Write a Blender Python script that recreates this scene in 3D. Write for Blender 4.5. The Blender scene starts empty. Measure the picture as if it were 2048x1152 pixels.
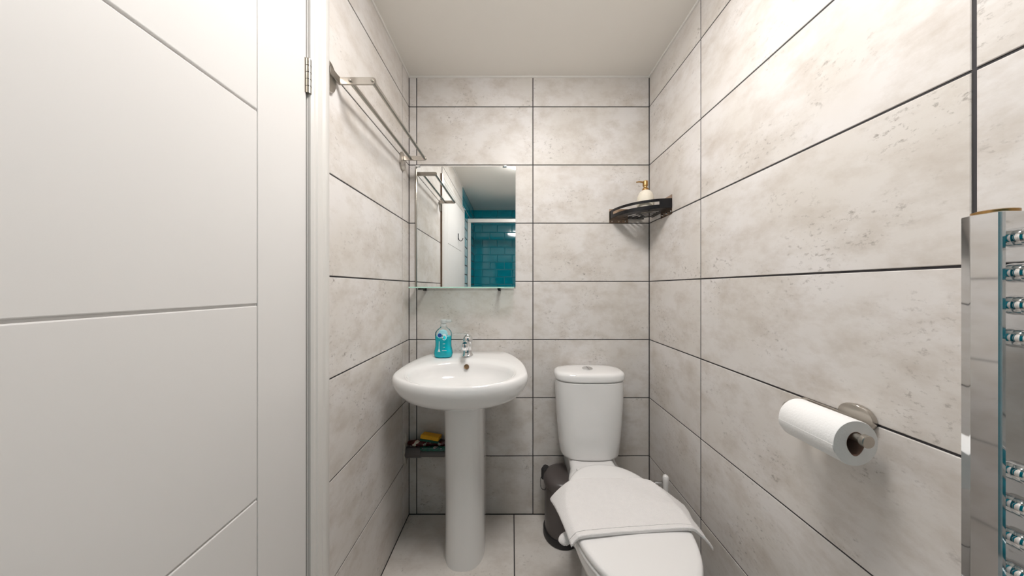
import bpy, bmesh, math, random
from mathutils import Vector, Matrix
random.seed(7)
sc = bpy.context.scene
C = sc.collection
PI = math.pi

# ------------------------------------------------------------------ camera, world, exposure
H = 1.166                       # eye height
cam_d = bpy.data.cameras.new('camera'); cam = bpy.data.objects.new('camera', cam_d); C.objects.link(cam)
cam.location = (0, 0, H); cam.rotation_euler = (PI/2, 0, 0)
cam_d.sensor_width = 36; cam_d.lens = 541/2048*36; cam_d.clip_start = 0.01
sc.camera = cam
w = bpy.data.worlds.new('world'); sc.world = w; w.use_nodes = True
w.node_tree.nodes['Background'].inputs[0].default_value = (1, 1, 1, 1)
w.node_tree.nodes['Background'].inputs[1].default_value = 0.05
sc.view_settings.view_transform = 'Standard'; sc.view_settings.look = 'None'
sc.view_settings.gamma = 1; sc.view_settings.use_curve_mapping = False
sc.view_settings.exposure = 0.58
LAMP_POS = (0.11, 0.52); LAMP_R = 0.19; LAMP_W = 29.0

# room
XL, XR, YB, YR, ZC = -0.531, 0.7075, 1.394, -1.01, 2.256
YS = -0.445                     # shower screen

# ------------------------------------------------------------------ materials
def new_mat(name):
    m = bpy.data.materials.new(name); m.use_nodes = True
    return m, m.node_tree, m.node_tree.nodes['Principled BSDF']
def setp(b, **k):
    for a, v in k.items():
        n = {'col': 'Base Color', 'rough': 'Roughness', 'metal': 'Metallic', 'spec': 'Specular IOR Level', 'trans': 'Transmission Weight',
             'ior': 'IOR', 'coat': 'Coat Weight', 'sss': 'Subsurface Weight', 'sheen': 'Sheen Weight', 'alpha': 'Alpha'}[a]
        b.inputs[n].default_value = (*v, 1) if a == 'col' else v
def simple(name, col, rough=.5, var=.04, scale=30, bump=0, bscale=200, **k):
    """principled with a fine procedural tint variation and optional bump"""
    m, t, b = new_mat(name); setp(b, col=col, rough=rough, **k)
    tc = t.nodes.new('ShaderNodeTexCoord')
    if var:
        nz = t.nodes.new('ShaderNodeTexNoise'); nz.inputs['Scale'].default_value = scale; nz.inputs['Detail'].default_value = 4
        t.links.new(tc.outputs['Object'], nz.inputs['Vector'])
        mx = t.nodes.new('ShaderNodeMix'); mx.data_type = 'RGBA'
        mx.inputs[6].default_value = (*[max(0, c*(1-var)) for c in col], 1); mx.inputs[7].default_value = (*[min(1, c*(1+var)) for c in col], 1)
        t.links.new(nz.outputs['Fac'], mx.inputs[0]); t.links.new(mx.outputs[2], b.inputs['Base Color'])
    if bump:
        n2 = t.nodes.new('ShaderNodeTexNoise'); n2.inputs['Scale'].default_value = bscale; n2.inputs['Detail'].default_value = 3
        t.links.new(tc.outputs['Object'], n2.inputs['Vector'])
        bp = t.nodes.new('ShaderNodeBump'); bp.inputs['Strength'].default_value = bump; bp.inputs['Distance'].default_value = .002
        t.links.new(n2.outputs['Fac'], bp.inputs['Height']); t.links.new(bp.outputs['Normal'], b.inputs['Normal'])
    return m
def thin_glass(name, tint, ior=1.45):
    m = bpy.data.materials.new(name); m.use_nodes = True; t = m.node_tree; t.nodes.clear()
    o = t.nodes.new('ShaderNodeOutputMaterial'); mx = t.nodes.new('ShaderNodeMixShader')
    tr = t.nodes.new('ShaderNodeBsdfTransparent'); gl = t.nodes.new('ShaderNodeBsdfGlossy'); fr = t.nodes.new('ShaderNodeFresnel')
    tr.inputs[0].default_value = (*tint, 1); gl.inputs['Roughness'].default_value = .02; fr.inputs[0].default_value = ior
    t.links.new(fr.outputs[0], mx.inputs[0]); t.links.new(tr.outputs[0], mx.inputs[1]); t.links.new(gl.outputs[0], mx.inputs[2])
    t.links.new(mx.outputs[0], o.inputs[0]); return m
def stone_tile(name, base, blot, speck, warm):
    m, t, b = new_mat(name); setp(b, rough=.42, spec=.35)
    N = t.nodes.new; L = t.links.new
    tc = N('ShaderNodeTexCoord'); oi = N('ShaderNodeObjectInfo')
    mul = N('ShaderNodeMath'); mul.operation = 'MULTIPLY'; mul.inputs[1].default_value = 37; L(oi.outputs['Random'], mul.inputs[0])
    def noise(scale, detail, rough=.6, stretch=None, off=0.0):
        n = N('ShaderNodeTexNoise'); n.noise_dimensions = '4D'; n.inputs['Scale'].default_value = scale
        n.inputs['Detail'].default_value = detail; n.inputs['Roughness'].default_value = rough
        ad = N('ShaderNodeMath'); ad.inputs[1].default_value = off; L(mul.outputs[0], ad.inputs[0]); L(ad.outputs[0], n.inputs['W'])
        if stretch:
            mp = N('ShaderNodeMapping'); mp.inputs['Scale'].default_value = stretch; L(tc.outputs['Object'], mp.inputs[0]); L(mp.outputs[0], n.inputs['Vector'])
        else: L(tc.outputs['Object'], n.inputs['Vector'])
        return n
    def ramp(src, p0, p1, c0=0, c1=1):
        r = N('ShaderNodeMapRange'); r.inputs[1].default_value = p0; r.inputs[2].default_value = p1
        r.inputs[3].default_value = c0; r.inputs[4].default_value = c1; L(src, r.inputs[0]); return r.outputs[0]
    def mix(f, a, c):
        x = N('ShaderNodeMix'); x.data_type = 'RGBA'; L(f, x.inputs[0])
        for s, i in ((a, 6), (c, 7)):
            if isinstance(s, tuple): x.inputs[i].default_value = (*s, 1)
            else: L(s, x.inputs[i])
        return x.outputs[2]
    big = noise(4.5, 5, .55); col = mix(ramp(big.outputs['Fac'], .38, .66), base, warm)
    mid = noise(11, 9, .68, (.8, 1.2, 1), 3); col = mix(ramp(mid.outputs['Fac'], .45, .72, 0, .95), col, blot)
    grit = noise(70, 4, .7, (1, 1.4, 1), 7); gate = noise(6, 3, .5, None, 11)
    m1 = N('ShaderNodeMath'); m1.operation = 'MULTIPLY'
    L(ramp(grit.outputs['Fac'], .56, .72), m1.inputs[0]); L(ramp(gate.outputs['Fac'], .48, .66), m1.inputs[1])
    col = mix(m1.outputs[0], col, speck)
    L(col, b.inputs['Base Color'])
    bp = N('ShaderNodeBump'); bp.inputs['Strength'].default_value = .12; bp.inputs['Distance'].default_value = .001
    L(mid.outputs['Fac'], bp.inputs['Height']); L(bp.outputs['Normal'], b.inputs['Normal'])
    return m
M = {}
M['tile'] = stone_tile('cement_tile', (.735, .705, .685), (.54, .485, .43), (.19, .16, .135), (.665, .625, .58))
M['floor_tile'] = stone_tile('floor_tile', (.78, .74, .70), (.62, .565, .51), (.24, .20, .17), (.72, .675, .625))
M['grout'] = simple('dark_grout', (.045, .042, .045), .85, .2, 60)
M['blue'] = simple('teal_glaze', (.0, .25, .335), .08, .25, 14, coat=.5)
M['blue_grout'] = simple('teal_grout', (.03, .16, .21), .8, .1)
M['paint'] = simple('ceiling_paint', (.88, .85, .80), .75, .015, 4)
M['door'] = simple('door_paint', (.73, .715, .70), .38, .01, 6)
M['trim'] = simple('trim_gloss', (.70, .68, .65), .28, .01, 6)
M['caulk'] = simple('white_caulk', (.78, .76, .72), .5, .05, 30)
M['ceramic'] = simple('white_ceramic', (.87, .86, .85), .07, .006, 5, coat=.3)
M['plastic_white'] = simple('white_plastic', (.87, .855, .845), .22, .008, 5)
M['chrome'] = simple('chrome', (.78, .79, .80), .05, .01, 20, metal=1)
M['brushed'] = simple('brushed_nickel', (.50, .465, .42), .3, .06, 90, metal=1)
M['hinge'] = simple('hinge_steel', (.45, .42, .37), .3, .1, 120, metal=1)
M['mirror'] = simple('mirror_silver', (.90, .92, .91), .0, 0, metal=1)
M['mirror_edge'] = simple('mirror_edge_glass', (.20, .24, .22), .15, .05)
M['glass'] = thin_glass('shelf_glass', (.93, .98, .96))
M['shower_glass'] = thin_glass('shower_glass', (.985, .99, .99), 1.16)
M['glass_edge'] = simple('green_glass_edge', (.50, .78, .66), .12, .1, 40)
M['black'] = simple('black_metal', (.006, .0055, .007), .26, .1, spec=.35)
M['black_plastic'] = simple('black_plastic', (.015, .014, .016), .35, .1)
M['bronze'] = simple('bronze_plate', (.42, .32, .25), .16, .08, 40, metal=1)
M['brass'] = simple('brass', (.42, .25, .095), .34, .08, 60, metal=1)
M['brass_old'] = simple('aged_brass', (.22, .14, .075), .4, .2, 90, metal=.7)
M['stoneware'] = simple('cream_stoneware', (.74, .68, .57), .6, .06, 90, .3, 160)
M['paper'] = simple('tissue_paper', (.88, .875, .865), .9, .01, 20, .25, 260)
M['card'] = simple('cardboard_core', (.27, .17, .13), .85, .1, 50)
M['towel'] = simple('terry_cotton', (.88, .855, .845), .95, .03, 60, .9, 420, sheen=.3)
M['bin'] = simple('taupe_painted_steel', (.088, .074, .071), .33, .05, 30)
M['pipe'] = simple('grey_pvc', (.13, .115, .115), .4, .08, 40)
M['plaster'] = simple('rough_plaster', (.55, .51, .45), .95, .25, 60, .8, 120)
M['sponge_y'] = simple('yellow_foam', (.85, .43, .02), .9, .12, 120, .6, 300)
M['sponge_g'] = simple('green_scourer', (.01, .09, .06), .95, .3, 200, .8, 400)
M['cyan'] = simple('cyan_soap', (.012, .78, .92), .15, .03, 10)
M['clear'] = thin_glass('clear_plastic', (.96, .98, .98), 1.22)
M['frost'] = simple('frosted_pump', (.72, .77, .76), .3, .03, trans=.35)
M['navy'] = simple('navy_print', (.01, .05, .28), .4, .1)
M['white_print'] = simple('white_print', (.80, .90, .92), .5, .03)
M['pale_print'] = simple('pale_blue_print', (.35, .72, .80), .4, .1)
M['dark_print'] = simple('dark_print', (.05, .05, .05), .5, .1)
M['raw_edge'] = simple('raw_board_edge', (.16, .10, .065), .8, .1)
M['seam'] = simple('seat_bumper', (.45, .44, .43), .5, .05)

def packet_mat(name, a, b_, c, sc_):
    m, t, b = new_mat(name); setp(b, rough=.25)
    tc = t.nodes.new('ShaderNodeTexCoord'); nz = t.nodes.new('ShaderNodeTexNoise'); nz.inputs['Scale'].default_value = sc_; nz.inputs['Detail'].default_value = 2
    r = t.nodes.new('ShaderNodeValToRGB'); r.color_ramp.interpolation = 'CONSTANT'
    e = r.color_ramp.elements; e[0].color = (*a, 1); e[1].color = (*b_, 1); e[1].position = .52; e2 = e.new(.62); e2.color = (*c, 1)
    t.links.new(tc.outputs['Object'], nz.inputs['Vector']); t.links.new(nz.outputs['Fac'], r.inputs[0]); t.links.new(r.outputs[0], b.inputs['Base Color'])
    return m
M['maroon'] = packet_mat('maroon_wrapper', (.07, .012, .012), (.16, .01, .015), (.62, .58, .48), 34)
M['green_pack'] = packet_mat('green_wrapper', (.008, .13, .085), (.01, .10, .09), (.55, .45, .42), 40)

def emit_mat(name, col, s):
    m = bpy.data.materials.new(name); m.use_nodes = True; t = m.node_tree; t.nodes.clear()
    o = t.nodes.new('ShaderNodeOutputMaterial'); e = t.nodes.new('ShaderNodeEmission'); e.inputs[0].default_value = (*col, 1); e.inputs[1].default_value = s
    t.links.new(e.outputs[0], o.inputs[0]); return m
M['lamp'] = emit_mat('lamp_diffuser', (1, .970, .946), LAMP_W)

# ------------------------------------------------------------------ mesh helpers
def link(name, me, mat, parent=None, mats=None):
    o = bpy.data.objects.new(name, me); C.objects.link(o)
    if not me.materials:
        for mm in (mats or [mat]): me.materials.append(M[mm] if isinstance(mm, str) else mm)
    if parent: o.parent = parent
    return o
def done(bm, name, mat, parent=None, smooth=40, mats=None, recalc=True):
    if recalc: bmesh.ops.recalc_face_normals(bm, faces=bm.faces)
    if smooth:
        lim = math.radians(smooth)
        for f in bm.faces: f.smooth = True
        for e in bm.edges:
            if len(e.link_faces) == 2 and e.calc_face_angle(0) > lim: e.smooth = False
    me = bpy.data.meshes.new(name); bm.to_mesh(me); bm.free()
    return link(name, me, mat, parent, mats)
def box(bm, x0, x1, y0, y1, z0, z1, bev=0, seg=2):
    r = bmesh.ops.create_cube(bm, size=1, matrix=Matrix.Translation(((x0+x1)/2, (y0+y1)/2, (z0+z1)/2)) @ Matrix.Diagonal((x1-x0, y1-y0, z1-z0, 1)))
    if bev:
        es = list({e for v in r['verts'] for e in v.link_edges})
        bmesh.ops.bevel(bm, geom=es, offset=bev, segments=seg, profile=.5, affect='EDGES')
def bx(name, mat, parent, x0, x1, y0, y1, z0, z1, bev=0, seg=2):
    bm = bmesh.new(); box(bm, x0, x1, y0, y1, z0, z1, bev, seg); return done(bm, name, mat, parent, 0)
def loft(bm, rings, cap0=True, cap1=True, closed=True):
    vs = [[bm.verts.new(p) for p in r] for r in rings]; n = len(rings[0])
    for a, b in zip(vs, vs[1:]):
        for i in range(n if closed else n-1):
            j = (i+1) % n
            try: bm.faces.new((a[i], a[j], b[j], b[i]))
            except ValueError: pass
    if cap0: bm.faces.new(vs[0])
    if cap1: bm.faces.new(vs[-1])
    return vs
def lathe(bm, prof, loc=(0, 0, 0), axis='Z', n=32):
    """prof: (r, h) list; r=0 ends are closed with tiny rings"""
    rings = []
    for r, h in prof:
        r = max(r, 1e-5)
        ring = []
        for i in range(n):
            a = 2*PI*i/n; c, s = r*math.cos(a), r*math.sin(a)
            p = {'Z': (c, s, h), 'Y': (c, h, s), 'X': (h, c, s)}[axis]
            ring.append((p[0]+loc[0], p[1]+loc[1], p[2]+loc[2]))
        rings.append(ring)
    loft(bm, rings)
def frames(pts):
    P = [Vector(p) for p in pts]; T = []
    for i in range(len(P)):
        a = P[max(0, i-1)]; b = P[min(len(P)-1, i+1)]; T.append((b-a).normalized())
    up = Vector((0, 0, 1)) if abs(T[0].z) < .9 else Vector((1, 0, 0))
    n = (up - T[0]*up.dot(T[0])).normalized(); out = []
    for i in range(len(P)):
        n = (n - T[i]*n.dot(T[i])).normalized(); out.append((P[i], n, T[i].cross(n)))
    return out
def tube(bm, pts, r, n=14, rad=None, flat=1.0):
    rings = []
    for k, (p, a, b) in enumerate(frames(pts)):
        rr = rad[k] if rad else r
        rings.append([p + a*(rr*flat*math.cos(2*PI*i/n)) + b*(rr*math.sin(2*PI*i/n)) for i in range(n)])
    loft(bm, rings)
def prism(bm, poly, d0, d1, axis='Z', bev=0):
    """extrude 2D poly along axis. Z: (x,y); X: (y,z); Y: (x,z)"""
    def P(q, d): return {'Z': (q[0], q[1], d), 'X': (d, q[0], q[1]), 'Y': (q[0], d, q[1])}[axis]
    vs = loft(bm, [[P(q, d0) for q in poly], [P(q, d1) for q in poly]])
    if bev:
        es = [e for v in vs[0]+vs[1] for e in v.link_edges]
        cap = {e for e in es if (e.verts[0] in vs[0]) == (e.verts[1] in vs[0])}
        bmesh.ops.bevel(bm, geom=list(cap), offset=bev, segments=2, profile=.5, affect='EDGES')
def arc(c, r, a0, a1, n):
    return [(c[0]+r*math.cos(a0+(a1-a0)*i/n), c[1]+r*math.sin(a0+(a1-a0)*i/n)) for i in range(n+1)]
def stadium(cu, cv, L, Hh, n=10):
    """rounded plate outline centred (cu,cv), full length L along u, full height Hh"""
    if L >= Hh:
        r = Hh/2; d = L/2-r
        return arc((cu+d, cv), r, -PI/2, PI/2, n) + arc((cu-d, cv), r, PI/2, 3*PI/2, n)
    r = L/2; d = Hh/2-r
    return arc((cu, cv+d), r, 0, PI, n) + arc((cu, cv-d), r, PI, 2*PI, n)
def rrect(x0, x1, y0, y1, r, n=5):
    return (arc((x1-r, y0+r), r, -PI/2, 0, n) + arc((x1-r, y1-r), r, 0, PI/2, n) + arc((x0+r, y1-r), r, PI/2, PI, n) + arc((x0+r, y0+r), r, PI, 3*PI/2, n))
def spline(pts, n=8):
    P = [Vector(p) for p in pts]; out = []
    for i in range(len(P)-1):
        p0, p1, p2, p3 = P[max(i-1, 0)], P[i], P[i+1], P[min(i+2, len(P)-1)]
        for k in range(n):
            t = k/n
            out.append(.5*((2*p1)+(p2-p0)*t+(2*p0-5*p1+4*p2-p3)*t*t+(3*p1-p0-3*p2+p3)*t**3))
    out.append(P[-1]); return out
def thing(name, label, cat, loc, group=None):
    o = bpy.data.objects.new(name, None); C.objects.link(o); o.location = loc; o.empty_display_size = .05
    o['label'] = label; o['category'] = cat
    if group: o['group'] = group
    return o
def tag(o, label, cat, group=None):
    o['label'] = label; o['category'] = cat
    if group: o['group'] = group
    return o
def struct(o, label=None, cat=None):
    o['kind'] = 'structure'
    if label: o['label'] = label
    if cat: o['category'] = cat
    return o
def adopt(root):
    """children are modelled in world coordinates: keep them there under an Empty at the base"""
    bpy.context.view_layer.update()
    for ch in root.children:
        ch.matrix_parent_inverse = root.matrix_world.inverted()

# ------------------------------------------------------------------ structure: tiled walls
AX = {'back': Matrix(((1, 0, 0), (0, 0, -1), (0, 1, 0))), 'right': Matrix(((0, 0, -1), (-1, 0, 0), (0, 1, 0))),
      'left': Matrix(((0, 0, 1), (1, 0, 0), (0, 1, 0))), 'rear': Matrix(((-1, 0, 0), (0, 0, 1), (0, 1, 0))), 'floor': Matrix.Identity(3)}
TM = {}
def tile_mesh(wd, ht, mat, bev=.0012, th=.008, drop=.0008):
    k = (round(wd, 4), round(ht, 4), mat)
    if k in TM: return TM[k]
    a, b = wd/2, ht/2
    def ring(x, y, z): return [(-x, -y, z), (x, -y, z), (x, y, z), (-x, y, z)]
    bm = bmesh.new(); loft(bm, [ring(a, b, -th), ring(a, b, -drop), ring(a-bev, b-bev, 0)], True, True)
    bmesh.ops.recalc_face_normals(bm, faces=bm.faces)
    me = bpy.data.meshes.new('tile'); bm.to_mesh(me); bm.free(); me.materials.append(M[mat]); TM[k] = me; return me
def put_tile(wall, side, const, u0, u1, v0, v1, mat='tile', gap=.0048, name='tile', **k):
    """u is the world axis along the wall (x or y), v is z (or y for the floor)"""
    if u1-u0 < .008 or v1-v0 < .008: return
    me = tile_mesh(u1-u0-gap, v1-v0-gap, mat, **k); o = bpy.data.objects.new(name, me); C.objects.link(o); o.parent = wall
    u, v = (u0+u1)/2, (v0+v1)/2
    j = random.uniform(-.0003, .0003)
    loc = {'back': (u, const+j, v), 'rear': (u, const+j, v), 'left': (const+j, u, v), 'right': (const+j, u, v), 'floor': (u, v, const)}[side]
    o.matrix_local = Matrix.Translation(loc) @ AX[side].to_4x4()
def cuts(a, b, joints): 
    e = [a]+[j for j in sorted(joints) if a+.004 < j < b-.004]+[b]; return list(zip(e, e[1:]))
ROWS = [.3*i for i in range(1, 8)]
G = .0022                      # grout sits this far behind the tile face

floor = struct(bx('floor', 'grout', None, XL-.05, XR+.05, YR-.05, YB+.05, -.06, -G))
for u0, u1 in cuts(XL, XR, [.010+.6*i for i in range(-3, 4)]):
    for v0, v1 in cuts(YS-.02, YB, [.90, .30, -.30]): put_tile(floor, 'floor', 0, u0, u1, v0, v1, 'floor_tile')
ceiling = struct(bx('ceiling', 'paint', None, XL-.05, XR+.05, YR-.05, YB+.05, ZC, ZC+.05))
wb = struct(bx('wall_back', 'grout', None, XL-.05, XR+.05, YB+G, YB+.06, -.01, ZC))
for u0, u1 in cuts(XL, XR, [-.492, .108]):
    for v0, v1 in cuts(0, ZC, ROWS): put_tile(wb, 'back', YB, u0, u1, v0, v1)
wr = struct(bx('wall_right', 'grout', None, XR+G, XR+.06, YR, YB, -.01, ZC))
for u0, u1 in cuts(YS+.01, YB, [1.0153, .4145, -.186]):
    for v0, v1 in cuts(0, ZC, ROWS): put_tile(wr, 'right', XR, u0, u1, v0, v1)
# left wall with the door opening
OY0, OY1, OZ = -.115, .722, 1.972          # opening
BLUE_Y = -.13
bm = bmesh.new()
box(bm, XL-.06, XL-G, OY1, YB, -.01, ZC); box(bm, XL-.06, XL-G, YR, OY0, -.01, ZC); box(bm, XL-.06, XL-G, OY0, OY1, OZ, ZC)
wl = struct(done(bm, 'wall_left', 'grout'))
for v0, v1 in cuts(0, ZC, ROWS):
    for u0, u1 in cuts(BLUE_Y, YB, [1.312, .712, .112]):
        if u1 <= .75:
            put_tile(wl, 'left', XL, u0, u1, max(v0, OZ), v1)
        else: put_tile(wl, 'left', XL, max(u0, .73), u1, v0, v1)
def metro(wall, side, const, a, b, zlo=0.05):
    r = 0; z = ZC
    while z > zlo+.01:
        z0 = max(z-.104, zlo); off = .104 if r % 2 else 0
        for u0, u1 in cuts(a, b, [-2.08+off+.208*i for i in range(24)]):
            put_tile(wall, side, const, u0, u1, z0, z, 'blue', .0030, 'metro_tile', bev=.008, th=.009, drop=.0035)
        z = z0; r += 1
metro(wl, 'left', XL, YR, BLUE_Y)
wrr = struct(bx('wall_rear', 'blue_grout', None, XL-.05, XR+.05, YR-.06, YR-.005, -.01, ZC))
metro(wrr, 'rear', YR, XL, XR)
metro(wr, 'right', XR, YR, YS+.01)
# hole patch of crumbling plaster round the waste pipe (belongs to the left wall)
bm = bmesh.new(); ring0 = []; ring1 = []; ring2 = []
for i in range(22):
    a = 2*PI*i/22; r = .040+random.uniform(-.010, .014)
    ring0.append((XL-.001, 1.352+r*.62*math.cos(a), .362+r*1.7*math.sin(a)))
    ring1.append((XL+.004+random.uniform(0, .003), 1.352+r*.5*math.cos(a), .362+r*1.45*math.sin(a)))
    ring2.append((XL+.003, 1.352+.012*math.cos(a), .362+.015*math.sin(a)))
loft(bm, [ring0, ring1, ring2]); done(bm, 'plaster_patch', 'plaster', wl)
# caulk beads at the ceiling
def bead(name, p, q, r=.0055):
    bm = bmesh.new(); n = 26; pts = [Vector(p).lerp(Vector(q), i/n)+Vector((random.uniform(-1, 1), random.uniform(-1, 1), random.uniform(-1, 1)))*.0006 for i in range(n+1)]
    tube(bm, pts, r, 8); struct(done(bm, name, 'caulk'))
bead('trim_1', (XL, YB-.001, ZC-.002), (XR, YB-.001, ZC-.002)); bead('trim_2', (XL+.001, BLUE_Y, ZC-.002), (XL+.001, YB, ZC-.002)); bead('trim_3', (XR-.001, YS, ZC-.002), (XR-.001, YB, ZC-.002))

# ------------------------------------------------------------------ door frame (trim) and door
tr = struct(thing('trim_4', 'white moulded architrave and jamb around the door', 'door frame', (XL, .3, 0)))
PROF = [(0, 0), (0, .009), (.006, .013), (.012, .013), (.016, .0165), (.030, .018), (.036, .0145), (.042, .0185), (.052, .019), (.060, .016), (.066, .013), (.066, 0)]
AIN, AOUT, ATOP = .7015, .7675, 1.953
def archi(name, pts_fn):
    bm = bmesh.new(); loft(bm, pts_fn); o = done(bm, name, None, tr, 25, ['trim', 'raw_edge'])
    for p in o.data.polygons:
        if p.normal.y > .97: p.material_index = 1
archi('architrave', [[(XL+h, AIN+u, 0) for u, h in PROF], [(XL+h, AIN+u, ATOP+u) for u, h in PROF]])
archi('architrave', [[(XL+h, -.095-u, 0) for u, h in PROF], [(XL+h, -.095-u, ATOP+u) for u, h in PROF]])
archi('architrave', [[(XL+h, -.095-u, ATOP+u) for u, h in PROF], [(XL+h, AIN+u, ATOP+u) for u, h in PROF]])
bx('jamb', 'trim', tr, XL-.06, XL+.001, AIN-.001, OY1+.01, 0, OZ, .001)
bx('jamb', 'trim', tr, XL-.06, XL+.001, OY0-.01, -.094, 0, OZ, .001)
bx('jamb', 'trim', tr, XL-.06, XL+.001, -.094, AIN, ATOP-.002, OZ+.004, .001)
bx('door_stop', 'trim', tr, XL-.075, XL-.047, AIN-.014, AIN, 0, ATOP)
bx('blank', 'trim', tr, XL-.085, XL-.078, OY0-.02, OY1+.02, 0, OZ)
adopt(tr)
# door leaf, hinge line at y=.697, ajar by 2 degrees; modelled along -y from the hinge (local: s from 0 to W)
DW, DH, DT = .778, 1.945, .036
door = struct(thing('door_1', 'white panelled door with shallow grooves, hinged beside the towel rack', 'door', (XL+.001, .6965, 0)))
bx('core', 'door', door, -DT, -.0045, -DW, 0, .006, DH, .001)
SG = .1375
bx('stile', 'door', door, -.008, 0, -SG, 0, .006, DH, .0015)
bx('stile', 'door', door, -.008, 0, -DW, -DW+SG, .006, DH, .0015)
zs = [.006, .330, .731, 1.1315, 1.532, DH]
for a, b in zip(zs, zs[1:]):
    bx('panel', 'door', door, -.008, 0, -DW+SG+.0012, -SG-.0012, a+(.0022 if a > .1 else 0), b-(.0022 if b < 1.9 else 0), .0018)
for hz in (1.668, .22):
    hb = bmesh.new(); lathe(hb, [(0, hz), (.0062, hz), (.0062, hz+.088), (0, hz+.088)], (.005, .002, 0), n=16); hg = done(hb, 'hinge', 'hinge', door)
    for k in range(1, 5):
        b2 = bmesh.new(); lathe(b2, [(.0064, hz+k*.0176-.0006), (.0066, hz+k*.0176-.0006), (.0066, hz+k*.0176+.0006), (.0064, hz+k*.0176+.0006)], (.005, .002, 0), n=16); done(b2, 'knuckle_joint', 'black_plastic', hg)
    b3 = bmesh.new(); box(b3, -.001, .0015, -.006, .0, hz, hz+.088); box(b3, -.001, .0015, .004, .0055, hz, hz+.088); done(b3, 'hinge_leaf', 'hinge', hg)
door.rotation_euler = (0, 0, math.radians(2.0))

# ------------------------------------------------------------------ ceiling light
lt = thing('ceiling_light', 'round white flush ceiling light, its lit edge seen in the mirror', 'ceiling light', (*LAMP_POS, ZC))
bm = bmesh.new(); R = LAMP_R
lathe(bm, [(R-.004, -.014), (R+.006, -.014), (R+.012, -.010), (R+.012, 0), (R-.004, 0)], n=64); done(bm, 'rim', 'plastic_white', lt)
bm = bmesh.new(); lathe(bm, [(0, -.048), (R*.35, -.0475), (R*.65, -.045), (R*.85, -.040), (R*.96, -.033), (R, -.024), (R, -.012), (0, -.012)], n=64); done(bm, 'diffuser', 'lamp', lt)

# ------------------------------------------------------------------ towel rack on the left wall
rk = thing('towel_rack', 'brushed steel double-bar towel rack high on the left wall', 'towel rack', (XL, 1.05, 1.786))
RZ, Y1, Y2 = 1.789, .815, 1.298
for yy, s in ((Y1, -1), (Y2, -1)):
    bm = bmesh.new(); pc = .776 if yy == Y1 else yy+.004
    prism(bm, stadium(pc, RZ-.014, .052, .088), XL, XL+.009, 'X', .003); pl = done(bm, 'wall_plate', 'brushed', rk)
    bm = bmesh.new(); box(bm, XL+.008, XL+.0145, (.770 if yy == Y1 else yy-.004), yy+.0025, RZ-.0105, RZ+.0105, .001); done(bm, 'bracket_foot', 'brushed', pl)
    bm = bmesh.new(); x0, x1 = XL+.012, XL+.122
    poly = [(x0, RZ-.0105)]+arc((x1-.0105, RZ), .0105, -PI/2, PI/2, 10)+[(x0, RZ+.0105)]
    prism(bm, poly, yy-.0025, yy+.0025, 'Y', .0006); am = done(bm, 'arm', 'brushed', rk)
    for bxx in (XL+.044, XL+.111):
        bm = bmesh.new(); lathe(bm, [(0, -.0045), (.003, -.0045), (.0042, -.003), (.0042, 0), (0, 0)], (bxx, yy-.002, RZ), 'Y', 12); done(bm, 'screw', 'hinge', am)
for bxx in (XL+.044, XL+.111):
    bm = bmesh.new(); tube(bm, [(bxx, Y1+.002, RZ), (bxx, Y2-.002, RZ)], .0068, 16); done(bm, 'bar', 'brushed', rk)
adopt(rk)

# ------------------------------------------------------------------ mirror and glass shelf
mr = thing('wall_mirror', 'rectangular frameless mirror on the back wall above the basin', 'mirror', (-.237, YB, 1.17))
mx0, mx1, mz0, mz1 = -.489, .018, 1.171, 1.789
bm = bmesh.new(); box(bm, mx0, mx1, YB-.006, YB-.001, mz0, mz1)
bm.faces.ensure_lookup_table()
for f in bm.faces: f.material_index = 0 if f.calc_center_median().y < YB-.005 else 1
done(bm, 'mirror_pane', None, mr, 0, ['mirror', 'mirror_edge'])
bm = bmesh.new(); box(bm, mx0-.006, mx0, YB-.011, YB-.0005, mz0, mz1-.012, .001); done(bm, 'edge_strip', 'hinge', mr)
for cx in (mx0+.006, mx0+.45):
    bm = bmesh.new(); box(bm, cx-.010, cx+.012, YB-.010, YB-.0005, mz1-.004, mz1+.006, .001); done(bm, 'clip', 'chrome', mr)
adopt(mr)
gs = thing('glass_shelf', 'clear glass shelf with green edge along the foot of the mirror', 'shelf', (-.237, YB, 1.165))
bm = bmesh.new(); box(bm, -.493, .010, YB-.105, YB-.008, 1.1655, 1.1715, .0006, 1)
for f in bm.faces: f.material_index = 0 if abs(f.normal.z) > .8 else 1
done(bm, 'pane', None, gs, 0, ['glass', 'glass_edge'])
for cx in (-.445, -.064):
    bm = bmesh.new(); box(bm, cx-.006, cx+.006, YB-.100, YB-.0005, 1.158, 1.165, .001); box(bm, cx-.007, cx+.007, YB-.022, YB-.0005, 1.152, 1.165, .001)
    done(bm, 'bracket', 'black', gs)
adopt(gs)

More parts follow.
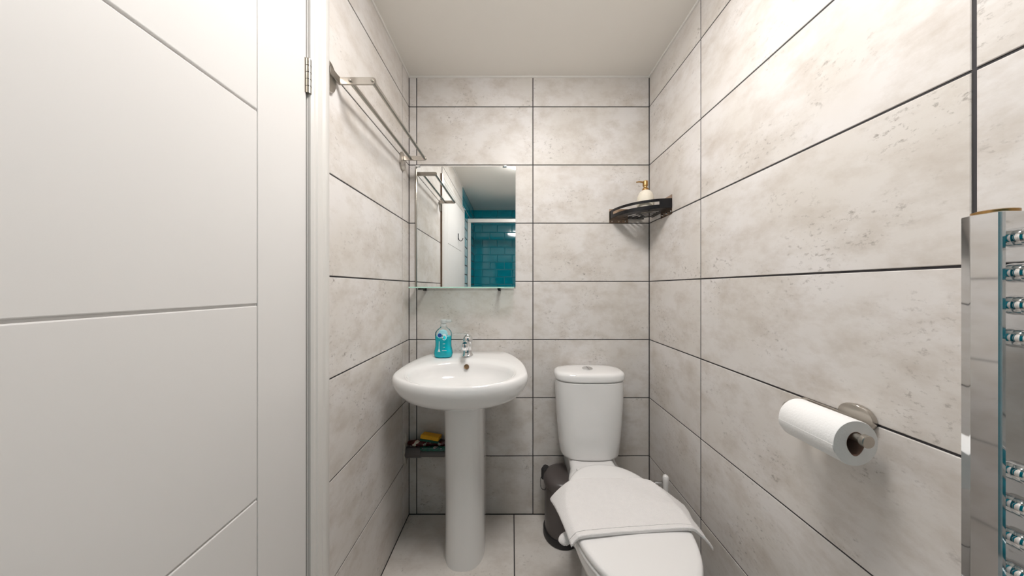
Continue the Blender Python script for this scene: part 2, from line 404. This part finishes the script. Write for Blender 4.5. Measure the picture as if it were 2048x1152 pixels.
# ------------------------------------------------------------------ pedestal basin with tap
BX, BY = -.2075, 1.10
sk = thing('pedestal_basin', 'white ceramic oval basin on a full pedestal under the mirror', 'basin', (BX, 1.2, 0))
NB = 96
def outl(th):
    c, s = math.cos(th), math.sin(th)
    if s < 0: return Vector((BX+.2725*c, BY+.157*s))
    return Vector((BX+.2725*c, min(BY+.374*s, YB-.002)))
def inn(th, k=1, dy=0): return Vector((BX+.217*k*math.cos(th), BY+dy+.148*k*math.sin(th)))
def ped(th, k=1): return Vector((BX+.088*k*math.cos(th), 1.19+.098*k*math.sin(th)))
ths = [2*PI*(i+.5)/NB for i in range(NB)]
def tilt(p): return .016*(p.y-1.25)/.3
rings = []
for s, z in ((.0, .699), (.25, .701), (.5, .710), (.68, .725), (.82, .743), (.92, .768), (.975, .790), (.996, .803), (1, .812), (.996, .821), (.982, .828), (.962, .832), (.94, .8335)):
    R_ = []
    for th in ths:
        p = ped(th).lerp(outl(th), s); R_.append((p.x, p.y, z+tilt(p)*min(1, s)))
    rings.append(R_)
for q, z in ((.35, .834), (.7, .833), (.88, .8305), (.97, .825)):
    R_ = []
    for th in ths:
        o = ped(th).lerp(outl(th), .94); p = o.lerp(inn(th), q); R_.append((p.x, p.y, z+tilt(p)))
    rings.append(R_)
for k, z, dy in ((.99, .816, 0), (.965, .800, .001), (.93, .783, .002), (.86, .765, .004), (.72, .750, .008), (.5, .741, .014), (.28, .737, .02), (.10, .735, .022)):
    rings.append([(p.x, p.y, z) for p in (inn(th, k, dy) for th in ths)])
bm = bmesh.new(); loft(bm, rings); basin = done(bm, 'basin', 'ceramic', sk, 60)
bm = bmesh.new(); lathe(bm, [(0, 0), (.021, 0), (.023, .002), (.021, .004), (.012, .003), (0, .002)], (BX, BY+.022, .735)); done(bm, 'drain', 'chrome', basin)
def pedring(z):
    t = z/.70; yf = 1.111-.035*t**2; wd = .083+.003*(1-t)**2; yb = 1.36
    pts = []
    for i in range(33):
        a = PI+PI*i/32; c, s = math.cos(a), math.sin(a)
        pts.append((BX+wd*math.copysign(abs(c)**.8, c), yf+.10+.10*math.copysign(abs(s)**.9, s), z))
    return pts + [(BX+wd*.98, 1.26, z), (BX+wd*.90, yb, z), (BX-wd*.90, yb, z), (BX-wd*.98, 1.26, z)]
bm = bmesh.new(); loft(bm, [pedring(z) for z in (0, .004, .05, .15, .3, .45, .6, .66, .705)]); done(bm, 'pedestal', 'ceramic', sk, 50)
# overflow ring on the inner back of the bowl
OVX, OVY, OVZ = BX-.001, 1.2385, .8055
bm = bmesh.new(); lathe(bm, [(0, -.001), (.0085, -.001), (.0085, -.003), (.0105, -.004), (.0115, -.001), (.0115, .008), (0, .008)], axis='Y', n=24)
ov = done(bm, 'overflow', 'brass_old', sk); ov.location = (OVX, OVY, OVZ); ov.rotation_euler = (math.radians(-25), 0, 0)
# tap
TX, TY, TZ = -.2155, 1.315, .8375
bm = bmesh.new()
lathe(bm, [(0, 0), (.026, 0), (.0265, .003), (.025, .007), (.0225, .009), (.0215, .03), (.0215, .068), (.023, .072), (.0235, .082), (.020, .092), (.012, .098), (0, .099)], (TX, TY, TZ), n=32)
tap = done(bm, 'tap', 'chrome', sk, 50)
bm = bmesh.new(); tube(bm, spline([(TX, TY, TZ+.045), (TX+.001, TY-.03, TZ+.060), (TX+.002, TY-.065, TZ+.070), (TX+.003, TY-.098, TZ+.072)], 6), .015, 18, [.018-.005*i/18 for i in range(19)])
lathe(bm, [(0, .080), (.011, .079), (.0138, .074), (.0138, .052), (.0115, .050), (.0105, .052), (0, .053)], (TX+.003, TY-.098, TZ), n=24); done(bm, 'spout', 'chrome', tap, 50)
bm = bmesh.new(); tube(bm, spline([(TX+.010, TY, TZ+.072), (TX+.006, TY, TZ+.096), (TX-.020, TY-.002, TZ+.1065), (TX-.048, TY-.003, TZ+.108), (TX-.070, TY-.004, TZ+.106)], 6), .01, 14,
    [.018-.012*min(1, i/13) for i in range(25)], .55); lathe(bm, [(0, .066), (.0225, .066), (.0235, .074), (.022, .088), (.014, .099), (0, .102)], (TX+.001, TY, TZ), n=28); done(bm, 'lever', 'chrome', tap, 50)
bx('printed_mark', 'dark_print', tap, TX-.008, TX+.004, TY-.0222, TY-.0205, TZ+.0195, TZ+.0225)
adopt(sk)

# soap bottle on the basin ledge
SX, SY, SZ = -.3285, 1.297, .8375
sb = thing('soap_bottle', 'clear pump bottle of turquoise hand soap on the basin ledge', 'soap bottle', (SX, SY, SZ))
def body(zlist, grow=0):
    rs = []
    for z, a, b in zlist:
        rs.append([((a+grow)*math.copysign(abs(math.cos(t))**.75, math.cos(t)), (b+grow)*math.copysign(abs(math.sin(t))**.75, math.sin(t)), z) for t in [2*PI*i/40 for i in range(40)]])
    return rs
SH = [(0, .037, .022), (.004, .0415, .026), (.016, .0435, .027), (.03, .042, .026), (.05, .0375, .0245), (.07, .037, .0245), (.09, .0385, .0245), (.105, .0395, .0245), (.117, .0375, .023), (.128, .030, .020), (.136, .020, .016), (.141, .014, .014), (.149, .0135, .0135)]
bm = bmesh.new(); loft(bm, body(SH)); done(bm, 'bottle', 'clear', sb)
bm = bmesh.new(); loft(bm, body([q for q in SH if q[0] <= .09]+[(.0985, .0392, .0245)], -.0012)); done(bm, 'liquid_soap', 'cyan', sb)
bm = bmesh.new(); lathe(bm, [(0, .098), (.010, .098), (.022, .103), (.024, .112), (.016, .128), (.004, .132), (0, .132)], n=24); o = done(bm, 'front_label_tint', 'pale_print', sb); o.scale = (1, .25, 1); o.location = (.002, -.0195, 0)
yl = -.0262
def disc(name, mat, x, z, r, y, parent, rz=1.0, n=24):
    bm = bmesh.new(); lathe(bm, [(0, 0), (r, 0), (r, .0008), (0, .0008)], axis='Y', n=n); o = done(bm, name, mat, parent); o.location = (x, y, z); o.scale = (1, 1, rz); return o
disc('label_badge', 'pale_print', -.010, .106, .0135, yl, sb); disc('label_badge', 'navy', -.011, .106, .0095, yl-.0006, sb)
disc('label_leaf', 'white_print', .010, .098, .0115, yl, sb, 1.3); disc('label_leaf', 'cyan', .011, .095, .007, yl-.0006, sb, 1.3); disc('label_leaf', 'dark_print', .004, .091, .003, yl-.001, sb, .7)
for z, a, b in ((.066, .004, .014), (.050, .005, .013), (.035, .000, .021)):
    bx('label_print', 'white_print', sb, a, b, yl-.0012, yl+.0012, z-.0005, z+.0005)
bm = bmesh.new(); prism(bm, [(-.020, .028), (-.0165, .028), (-.0145, .036), (-.0125, .028), (-.009, .028), (-.0135, .044), (-.0125, .076), (-.0140, .078), (-.0152, .044)], yl-.0012, yl+.0012, 'Y'); done(bm, 'label_print', 'white_print', sb)
bm = bmesh.new(); lathe(bm, [(0, .144), (.0155, .144), (.0155, .152), (.0125, .155), (.0105, .156), (.0105, .160), (.0140, .161), (.0145, .166), (.0140, .175), (.011, .178), (0, .178)], n=24)
box(bm, .008, .038, -.006, .006, .164, .1765, .003); done(bm, 'pump', 'frost', sb)

# ------------------------------------------------------------------ pipe and cleaning things behind the pedestal
bm = bmesh.new(); tube(bm, [(XL-.01, 1.352, .346), (-.452, 1.352, .346)], .0245, 20); tube(bm, [(-.46, 1.352, .346), (-.296, 1.352, .346)], .0215, 20)
wp = done(bm, 'waste_pipe', 'pipe'); tag(wp, 'grey plastic waste pipe running from the left wall behind the pedestal', 'pipe')
def packet(name, mat, x0, x1, cy, cz, ry, rz, seed, ends=1.0):
    rnd = random.Random(seed); bm = bmesh.new(); rs = []; n = 18
    ph = [rnd.uniform(0, 6) for _ in range(6)]
    for k in range(17):
        t = k/16; x = x0+(x1-x0)*t; e = (min(1, .55+3.5*min(t, 1-t)) if ends else 1)
        rs.append([(x+rnd.uniform(-.0015, .0015), cy+ry*e*math.cos(2*PI*i/n)*(1+.14*math.sin(5*t*6+ph[i % 6])), cz+rz*e*math.sin(2*PI*i/n)*(1+.14*math.sin(7*t*5+ph[(i+2) % 6]))) for i in range(n)])
    loft(bm, rs); return done(bm, name, mat, None, 30)
tag(packet('rolled_packet', 'maroon', -.524, -.30, 1.364, .3845, .016, .0145, 3), 'crumpled dark red and white packet lying along the grey waste pipe', 'packet')
tag(packet('green_packet', 'green_pack', -.452, -.31, 1.334, .3735, .013, .0105, 5), 'small green packet on the grey waste pipe, in front of the dark red one', 'packet')
sp = thing('sponge', 'yellow kitchen sponge with green scouring side on top of the packets', 'sponge', (-.407, 1.350, .405))
bm = bmesh.new(); box(bm, -.046, .046, -.028, .028, .010, .028, .003); done(bm, 'foam', 'sponge_y', sp)
bm = bmesh.new(); box(bm, -.046, .046, -.028, .028, 0, .0098, .0015); done(bm, 'scourer', 'sponge_g', sp)
sp.rotation_euler = (math.radians(-13), math.radians(7), math.radians(-4))

# ------------------------------------------------------------------ toilet
QX = .364
tl = thing('toilet', 'white close-coupled toilet with closed lid in the right corner', 'toilet', (QX, 1.0, 0))
def egg(th, a=.18, bf=.235, bb=.26, cy=.865, nb=2.25):
    c, s = math.cos(th), math.sin(th)
    if s < 0: return (QX+a*math.copysign(abs(c)**.94, c), cy-bf*abs(s)**.97)
    return (QX+a*math.copysign(abs(c)**(2/nb), c), cy+bb*abs(s)**(2/nb))
et = [2*PI*i/72 for i in range(72)]
def eggring(z, k=1, dx=0, **kw):
    r = []
    for t in et:
        x, y = egg(t, **kw); cy = kw.get('cy', .865); r.append((QX+(x-QX)*k, cy+(y-cy)*k, z))
    return r
bm = bmesh.new()
P = dict
rs = [eggring(0, a=.105, bf=.15, bb=.26, cy=.93), eggring(.02, a=.105, bf=.15, bb=.26, cy=.93), eggring(.10, a=.095, bf=.14, bb=.25, cy=.935), eggring(.18, a=.10, bf=.16, bb=.25, cy=.925),
      eggring(.26, a=.128, bf=.19, bb=.25, cy=.90), eggring(.32, a=.155, bf=.215, bb=.255, cy=.88), eggring(.365, a=.170, bf=.228, bb=.26), eggring(.39, a=.174, bf=.23, bb=.26), eggring(.399, a=.172, bf=.228, bb=.258), eggring(.401, a=.165, bf=.22, bb=.25)]
loft(bm, rs)
# rear deck below the cistern
def deck(y, hw, z0, z1, r=.022): return [(q[0], y, q[1]) for q in rrect(QX-hw, QX+hw, z0, z1, r)]
loft(bm, [deck(1.386, .098, .27, .381), deck(1.25, .100, .25, .381), deck(1.20, .106, .22, .379), deck(1.15, .122, .20, .390), deck(1.12, .130, .2, .399), deck(1.08, .138, .2, .400), deck(1.0, .14, .2, .398)])
tube(bm, [(QX, 1.12, .18), (QX, YB-.004, .20)], .034, 18)
pan = done(bm, 'pan', 'ceramic', tl, 50)
bm = bmesh.new(); loft(bm, [eggring(.4015, .985, bb=.255), eggring(.404, 1.0, bb=.257), eggring(.412, 1.0, bb=.257), eggring(.4155, .985, bb=.255)]); seat = done(bm, 'seat', 'plastic_white', tl, 50)
bm = bmesh.new(); loft(bm, [eggring(.4175, .975), eggring(.420, .995), eggring(.427, 1.0), eggring(.433, .992), eggring(.4365, .972), eggring(.4385, .93), eggring(.4395, .8), eggring(.440, .4)]); lid = done(bm, 'seat_lid', 'plastic_white', tl, 50)
for s in (-1, 1):
    bm = bmesh.new(); lathe(bm, [(0, -.018), (.009, -.018), (.010, -.016), (.010, .016), (.009, .018), (0, .018)], (QX+s*.078, 1.116, .410), 'X', 18); done(bm, 'hinge', 'plastic_white', lid)
def cis(z, w, b=.086, cy=1.3025, n=2.9, k=1):
    r = []
    for t in et:
        c, s = math.cos(t), math.sin(t); r.append((QX+.004+w*k*math.copysign(abs(c)**(2/n), c), cy+b*k*math.copysign(abs(s)**(2/n), s), z))
    return r
bm = bmesh.new()
loft(bm, [cis(.383, .128, .076), cis(.3855, .134, .081), cis(.395, .137, .0835), cis(.45, .1435, .085), cis(.55, .152, .086), cis(.65, .158, .086), cis(.731, .1603, .086), cis(.733, .157, .083)]); cs = done(bm, 'cistern', 'ceramic', tl, 50)
bm = bmesh.new()
loft(bm, [cis(.7325, .150, .076), cis(.7385, .151, .077), cis(.7388, .161, .087), cis(.7405, .163, .088), cis(.745, .1645, .0885), cis(.762, .164, .088), cis(.770, .160, .085), cis(.7745, .150, .078), cis(.777, .12, .06), cis(.778, .06, .03)]); cl = done(bm, 'cistern_lid', 'ceramic', cs, 50)
bm = bmesh.new(); lathe(bm, [(0, .777), (.025, .777), (.025, .781), (.022, .7835), (0, .784)], (QX-.002, 1.300, 0), n=32); bt = done(bm, 'flush_button', 'chrome', cs, 50)
bx('button_split', 'black_plastic', bt, QX-.003, QX-.001, 1.28, 1.32, .7838, .7843)
adopt(tl)
for c in (bt, cl): c.matrix_parent_inverse = Matrix.Identity(4)

# hand towel laid over the lid
def egg_dist(x, y):
    best = 9; inside = True
    cy = .865; dx, dy = (x-QX), (y-cy); b = .235 if dy < 0 else .26
    rr = math.sqrt((dx/.18)**2+(dy/b)**2)
    if rr <= 1: return 0
    return math.hypot(dx, dy)*(1-1/rr)
def lerp(a, b, t): return a+(b-a)*t
bkc = spline([(.139, .989, 0), (.25, 1.016, 0), (.38, 1.021, 0), (.50, 1.018, 0), (.603, .955, 0)], 12)
frc = spline([(.170, .779, 0), (.250, .786, 0), (.340, .797, 0), (.43, .804, 0), (.52, .806, 0), (.588, .797, 0)], 12)
def curve_at(cv, t):
    f = t*(len(cv)-1); i = min(int(f), len(cv)-2); return cv[i].lerp(cv[i+1], f-i)
def towel_pt(u, v, lift=0):
    p = curve_at(frc, u).lerp(curve_at(bkc, u), v); x, y = p.x, p.y
    x += .006*math.sin(v*7+1)*(1 if u > .8 else 0)*(u-.8)*5
    d = egg_dist(x, y); z = .4445-.62*max(0, d-.004)-2.0*max(0, d-.02)**2
    z += .0016*math.sin(9*u+4*v)+.0012*math.sin(17*u*v+2)
    if u > .8: z -= .018*((u-.8)/.2)**2*(1-v)
    if u < .15: z -= .010*((.15-u)/.15)**2
    return Vector((x, y, z+lift))
tw = thing('hand_towel', 'white terry hand towel draped across the closed toilet lid', 'towel', (QX, .9, .44))
def sheet(name, u0, u1, v0, v1, nu, nv, lift, th, parent, rough=.0006):
    bm = bmesh.new(); rnd = random.Random(4)
    top = [[bm.verts.new(towel_pt(lerp(u0, u1, i/nu), lerp(v0, v1, j/nv), lift+rnd.uniform(-rough, rough))) for j in range(nv+1)] for i in range(nu+1)]
    bot = [[bm.verts.new(v.co-Vector((0, 0, th))) for v in r] for r in top]
    for i in range(nu):
        for j in range(nv):
            bm.faces.new((top[i][j], top[i+1][j], top[i+1][j+1], top[i][j+1])); bm.faces.new((bot[i][j], bot[i][j+1], bot[i+1][j+1], bot[i+1][j]))
    for i in range(nu):
        bm.faces.new((top[i][0], bot[i][0], bot[i+1][0], top[i+1][0])); bm.faces.new((top[i][nv], top[i+1][nv], bot[i+1][nv], bot[i][nv]))
    for j in range(nv):
        bm.faces.new((top[0][j], top[0][j+1], bot[0][j+1], bot[0][j])); bm.faces.new((top[nu][j], bot[nu][j], bot[nu][j+1], top[nu][j+1]))
    o = done(bm, name, 'towel', parent, 80); bv = o.modifiers.new('soft', 'BEVEL'); bv.width = .0018; bv.segments = 2; bv.angle_limit = math.radians(60); return o
sheet('cloth', 0, 1, 0, 1, 90, 50, .0045, .006, tw)
sheet('under_fold', .004, .997, .012, .985, 60, 30, -.0015, .004, tw)
sheet('hem', .0, 1, -.012, .056, 90, 5, .0070, .010, tw, .0002)
sheet('stitching', .002, .998, .060, .066, 90, 1, .0056, .003, tw, .0003).data.materials[0] = M['seam']
bm = bmesh.new(); tube(bm, spline([(.185, .85, .386), (.172, .85, .380), (.160, .848, .374), (.156, .846, .368)], 4), .015, 14, [.010+.006*math.sin(PI*(.15+.8*i/12)) for i in range(13)]); done(bm, 'folded_corner', 'towel', tw)
adopt(tw)

# pedal bin
GX, GY = .238, 1.288
bn = thing('pedal_bin', 'small taupe metal pedal bin with black base, left of the toilet', 'bin', (GX, GY, 0))
bm = bmesh.new(); lathe(bm, [(0, 0), (.086, 0), (.0895, .004), (.0895, .026), (.087, .031), (.081, .033), (0, .033)], n=48); done(bm, 'base', 'black_plastic', bn)
bm = bmesh.new(); lathe(bm, [(0, .03), (.0815, .03), (.0815, .246), (0, .246)], n=48); bd = done(bm, 'body', 'bin', bn)
bm = bmesh.new(); lathe(bm, [(.080, .244), (.0865, .245), (.0875, .249), (.087, .266), (.083, .276), (.074, .283), (.055, .289), (.03, .2925), (0, .2935)], n=48); done(bm, 'lid', 'bin', bn, 60)
hd = Vector((-.78, .45, 0)).normalized(); ang = math.atan2(hd.y, hd.x)
bm = bmesh.new(); prism(bm, rrect(.074, .100, -.022, .022, .006), .236, .283, 'Z', .003); hg = done(bm, 'hinge_block', 'black_plastic', bn); hg.rotation_euler.z = ang
bm = bmesh.new(); tube(bm, spline([(-.093, .010, .262), (-.100, .006, .258), (-.102, .002, .24), (-.1005, -.002, .219), (-.094, -.006, .213), (-.083, -.012, .214), (-.080, -.014, .225)], 6), .0013, 8); done(bm, 'carry_handle', 'black', bn)

# toilet brush and water valve between toilet and right wall
tb = thing('toilet_brush', 'white toilet brush standing between the toilet and the right wall', 'toilet brush', (.645, 1.135, 0))
bm = bmesh.new(); lathe(bm, [(0, 0), (.048, 0), (.050, .004), (.044, .06), (.040, .14), (.034, .15), (.013, .152), (0, .15)], n=32); done(bm, 'holder', 'plastic_white', tb)
bm = bmesh.new(); lathe(bm, [(0, .14), (.0085, .14), (.009, .25), (.0105, .34), (.0118, .352), (.0122, .366), (.0108, .376), (.006, .381), (0, .382)], n=20); done(bm, 'handle', 'plastic_white', tb)
wv = thing('water_valve', 'chrome supply valve and hose low on the right wall behind the toilet', 'valve', (XR, 1.25, .262))
bm = bmesh.new(); lathe(bm, [(0, .003), (.016, .003), (.016, -.004), (.009, -.006), (.009, -.03), (.013, -.031), (.013, -.045), (.009, -.046), (.009, -.052), (0, -.052)], (XR-.004, 1.25, .262), 'X', 20); vb = done(bm, 'valve_body', 'chrome', wv)
bm = bmesh.new(); hp = spline([(XR-.054, 1.25, .262), (.61, 1.252, .263), (.55, 1.27, .27), (.49, 1.29, .33), (.478, 1.30, .395)], 10); tube(bm, hp, .006, 12, [.0062 if i % 2 else .0072 for i in range(len(hp))]); done(bm, 'hose', 'chrome', wv)
bm = bmesh.new(); box(bm, XR-.046, XR-.036, 1.228, 1.24, .258, .266, .001); done(bm, 'screw_head', 'hinge', vb)
adopt(wv)

# ------------------------------------------------------------------ corner shelf with soap dispenser
KX, KY, KZ, KR = XR, YB, 1.520, .203
ks = thing('corner_shelf', 'black metal quarter-round shelf in the back right corner', 'corner shelf', (KX, KY, KZ))
def kp(r, a): return (KX-r*math.cos(a), KY-r*math.sin(a))     # a=0 along the back wall, pi/2 along the right wall
NA = 36
A0, A1 = .0, PI/2
def band(name, pieces, r0, r1):
    bm = bmesh.new()
    for a0, a1, z0, z1 in pieces:
        n = max(3, int(NA*(a1-a0)/(PI/2)))
        rg = []
        for i in range(n+1):
            a = a0+(a1-a0)*i/n; p, q = kp(r0, a), kp(r1, a)
            rg.append([(*p, z0), (*q, z0), (*q, z1), (*p, z1)])
        loft(bm, rg)
    return done(bm, name, 'black', ks, 30)
e = .012
band('rail', [(e, .16, KZ, KZ+.042), (1.30, PI/2-e, KZ, KZ+.042), (.159, 1.301, KZ+.030, KZ+.042), (.159, 1.301, KZ, KZ+.016)], KR-.002, KR)
# base plate: quarter plate with concentric slots (rings of metal joined by ribs)
pcs = []
for r0, r1 in ((.045, .070), (.081, .094), (.105, .118), (.129, .142), (.153, .203)): pcs.append((r0, r1))
bm = bmesh.new()
def annulus(r0, r1, a0, a1):
    n = max(2, int(24*(a1-a0)/(PI/2))); rg = []
    for i in range(n+1):
        a = a0+(a1-a0)*i/n; p, q = kp(r0, a), kp(r1, a); rg.append([(*p, KZ), (*q, KZ), (*q, KZ+.0012), (*p, KZ+.0012)])
    loft(bm, rg)
for r0, r1 in pcs: annulus(r0, r1, .02, PI/2-.02)
for a0, a1 in ((.02, .20), (.72, .85), (1.37, 1.55)):
    for (p0, p1), (q0, q1) in zip(pcs, pcs[1:]): annulus(p1, q0, a0, a1)
done(bm, 'shelf_base', 'black', ks, 30)
bx('back_flange', 'black', ks, KX-.200, KX-.03, KY-.004, KY-.002, KZ, KZ+.014)
bx('back_flange', 'black', ks, KX-.004, KX-.002, KY-.200, KY-.03, KZ, KZ+.014)
for sd in (0, 1):
    if sd == 0: pl = bx('adhesive_plate', 'bronze', ks, KX-.207, KX-.110, KY-.002, KY-.0003, KZ-.021, KZ+.052)
    else: pl = bx('adhesive_plate', 'bronze', ks, KX-.002, KX-.0003, KY-.200, KY-.110, KZ-.026, KZ+.060)
    for t in (.125, .157, .192):
        bm = bmesh.new(); lathe(bm, [(0, -.003), (.0028, -.003), (.004, -.001), (.004, .0), (0, .0)], ((KX-t, KY-.002, KZ-.011) if sd == 0 else (KX-.002, KY-t, KZ-.013)), 'Y' if sd == 0 else 'X', 12); done(bm, 'screw', 'chrome', pl)
adopt(ks)
sd_ = thing('soap_dispenser', 'cream stoneware soap dispenser with gold pump on the corner shelf', 'soap dispenser', (.622, 1.262, KZ+.0013))
bm = bmesh.new(); lathe(bm, [(0, 0), (.034, 0), (.0365, .003), (.037, .03), (.0365, .05), (.034, .070), (.029, .085), (.022, .094), (.014, .099), (0, .0995)], n=40); done(bm, 'bottle', 'stoneware', sd_, 60)
bm = bmesh.new(); lathe(bm, [(0, .098), (.0135, .098), (.0135, .107), (.0105, .110), (.0085, .113), (.0085, .119), (.0115, .121), (.0115, .141), (.0105, .143), (0, .143)], n=28)
pm = done(bm, 'pump', 'brass', sd_)
bm = bmesh.new(); tube(bm, spline([(-.006, 0, .137), (-.022, -.002, .139), (-.034, -.003, .1385), (-.043, -.004, .1365)], 5), .0035, 10, [.0042-.0016*i/15 for i in range(16)]); done(bm, 'nozzle', 'brass', pm)

# ------------------------------------------------------------------ toilet roll holder and roll on the right wall
RX, RZ2 = .643, .8875
rh = thing('toilet_roll_holder', 'brushed steel toilet roll holder on the right wall', 'roll holder', (XR, .58, .905))
bm = bmesh.new(); prism(bm, stadium(.5505, .9045, .058, .049, 14), XR-.012, XR-.0002, 'X', .003); done(bm, 'wall_plate', 'brushed', rh, 30)
bx('back_arm', 'brushed', rh, XR-.0125, XR-.006, .555, .648, .893, .9045, .001)
bm = bmesh.new(); tube(bm, spline([(XR-.008, .642, RZ2+.011), (.672, .642, RZ2+.006), (.652, .640, RZ2+.001), (RX, .628, RZ2), (RX, .60, RZ2)], 8)+[Vector((RX, .494, RZ2))], .0078, 18); done(bm, 'spindle', 'brushed', rh)
bm = bmesh.new(); lathe(bm, [(0, 0), (.0105, 0), (.0115, .001), (.0115, .007), (.0105, .008), (0, .008)], (RX, .487, RZ2), 'Y', 24); done(bm, 'end_cap', 'brushed', rh)
adopt(rh)
tp = thing('toilet_roll', 'white toilet paper roll hanging on the right wall holder', 'toilet roll', (RX, .558, RZ2-.0125))
rr = .0425
def core(i, g=0):
    a = 2*PI*i/48; c, q = math.cos(a), math.sin(a)
    if q >= 0: return ((.0165+g)*c, (.0208+g)*q)
    return ((.0165+g)*c*(1-.18*q*q), (.0232+g)*-abs(q)**1.15)
def rollring(r, y): return [(r*math.cos(2*PI*i/48), y, r*math.sin(2*PI*i/48)) for i in range(48)]
def corering(g, y): return [(core(i, g)[0], y, core(i, g)[1]) for i in range(48)]
bm = bmesh.new(); rg = [corering(.001, -.052), rollring(rr-.0008, -.052), rollring(rr, -.0505), rollring(rr, .0505), rollring(rr-.0008, .052), corering(.001, .052)]
loft(bm, rg+[rg[0]], False, False); bmesh.ops.remove_doubles(bm, verts=bm.verts, dist=1e-6); done(bm, 'paper', 'paper', tp, 50)
bm = bmesh.new(); rg = [corering(.0009, -.0518), corering(0, -.0518), corering(0, .0518), corering(.0009, .0518)]
loft(bm, rg+[rg[0]], False, False); bmesh.ops.remove_doubles(bm, verts=bm.verts, dist=1e-6); done(bm, 'core', 'card', tp, 50)
bm = bmesh.new(); rg = []
for i in range(7):
    a = PI*1.02+.06*i; rg.append([((rr+.0006)*math.cos(a), -.0515, (rr+.0006)*math.sin(a)), ((rr+.0006)*math.cos(a), .0515, (rr+.0006)*math.sin(a)), ((rr+.0001)*math.cos(a), .0515, (rr+.0001)*math.sin(a)), ((rr+.0001)*math.cos(a), -.0515, (rr+.0001)*math.sin(a))])
loft(bm, rg); done(bm, 'loose_end', 'paper', tp)

# ------------------------------------------------------------------ towel radiator on the right wall
rd = thing('towel_radiator', 'chrome ladder towel radiator on the right wall at the picture edge', 'radiator', (.625, .1, .46))
X0, X1 = .602, .642; RT, RB = 1.261, .46
def post(yn, yf, flip):
    bm = bmesh.new()
    pr = [(0, .003), (.0018, .001), (.004, 0), (.037, 0), (.040, .003), (.040, .033), (.037, .0355), (.010, .0355), (.007, .0347), (.0012, .025), (0, .0232)]
    poly = [(X0+a, yn+b if flip else yf-b) for a, b in pr]
    prism(bm, poly, RB, RT, 'Z', .0008); return done(bm, 'post', 'chrome', rd, 18)
YN, YF = .332, .3675
p1 = post(YN, YF, True); p2 = post(-.1675, -.132, False)
def ypx(y): return H-(y-576)*.326/541
zbars = [ypx(473), ypx(545), ypx(611), ypx(678)]
sp_ = (zbars[0]-zbars[3])/3
z5 = ypx(952)
zb2 = [z5-sp_*i for i in range(7)]
for z in zbars+[z for z in zb2 if z > RB+.03]+[RB+.06]:
    bm = bmesh.new(); tube(bm, [(.623, -.133, z), (.623, YN+.001, z)], .0098, 18); b_ = done(bm, 'rail', 'chrome', rd)
    for yy in (YN-.003, -.129):
        bm = bmesh.new(); lathe(bm, [(.0098, -.003), (.0118, -.003), (.0122, 0), (.0118, .003), (.0098, .003)], (.623, yy, z), 'Y', 20); done(bm, 'collar', 'chrome', b_)
for pp, yc in ((p1, (YN+YF)/2), (p2, -.150)):
    bm = bmesh.new(); lathe(bm, [(0, RT-.002), (.015, RT-.002), (.0165, RT+.001), (.0165, RT+.004), (.012, RT+.0055), (0, RT+.0055)], (.624, yc, 0), n=28); done(bm, 'top_cap', 'brass', pp)
    for zz in (1.20, .52):
        bm = bmesh.new(); tube(bm, [(X1-.002, yc, zz), (XR-.0005, yc, zz)], .009, 16); done(bm, 'wall_bracket', 'chrome', pp)
adopt(rd)
for o in rd.children:
    for g in o.children: g.matrix_parent_inverse = Matrix.Identity(4)

# ------------------------------------------------------------------ shower and door hook (seen in the mirror)
st = tag(bx('shower_tray', 'ceramic', None, XL+.001, XR-.001, YR+.001, YS+.03, 0, .048, .006), 'white low shower tray along the teal tiled rear wall', 'shower tray')
se = thing('shower_screen', 'white framed glass shower screen before the teal tiles, seen in the mirror', 'shower screen', (.09, YS, .048))
for a, b in ((XL+.002, XL+.040), (XR-.040, XR-.002), (.07, .10)): bx('post', 'trim', se, a, b, YS-.014, YS+.014, .049, 1.945, .003)
bx('top_rail', 'trim', se, XL+.002, XR-.002, YS-.018, YS+.018, 1.944, 1.988, .004); bx('bottom_rail', 'trim', se, XL+.04, XR-.04, YS-.016, YS+.016, .0485, .078, .003)
bx('glass_pane', 'shower_glass', se, XL+.038, .072, YS-.003, YS+.003, .076, 1.946); bx('glass_pane', 'shower_glass', se, .098, XR-.038, YS-.003, YS+.003, .076, 1.946)
adopt(se)
hk = thing('robe_hook', 'dark metal robe hook on the white door, seen in the mirror', 'hook', (XL+.0185, .20, 1.655))
bm = bmesh.new(); prism(bm, rrect(-.011, .011, -.028, .030, .003), 0, .003, 'X', .0008); done(bm, 'back_plate', 'black', hk)
bm = bmesh.new(); tube(bm, spline([(.003, 0, -.015), (.010, 0, -.034), (.026, 0, -.042), (.040, 0, -.032), (.046, 0, -.014)], 6), .004, 10, None, .8); done(bm, 'prong', 'black', hk)
hk.rotation_euler = (0, 0, math.radians(2.0))
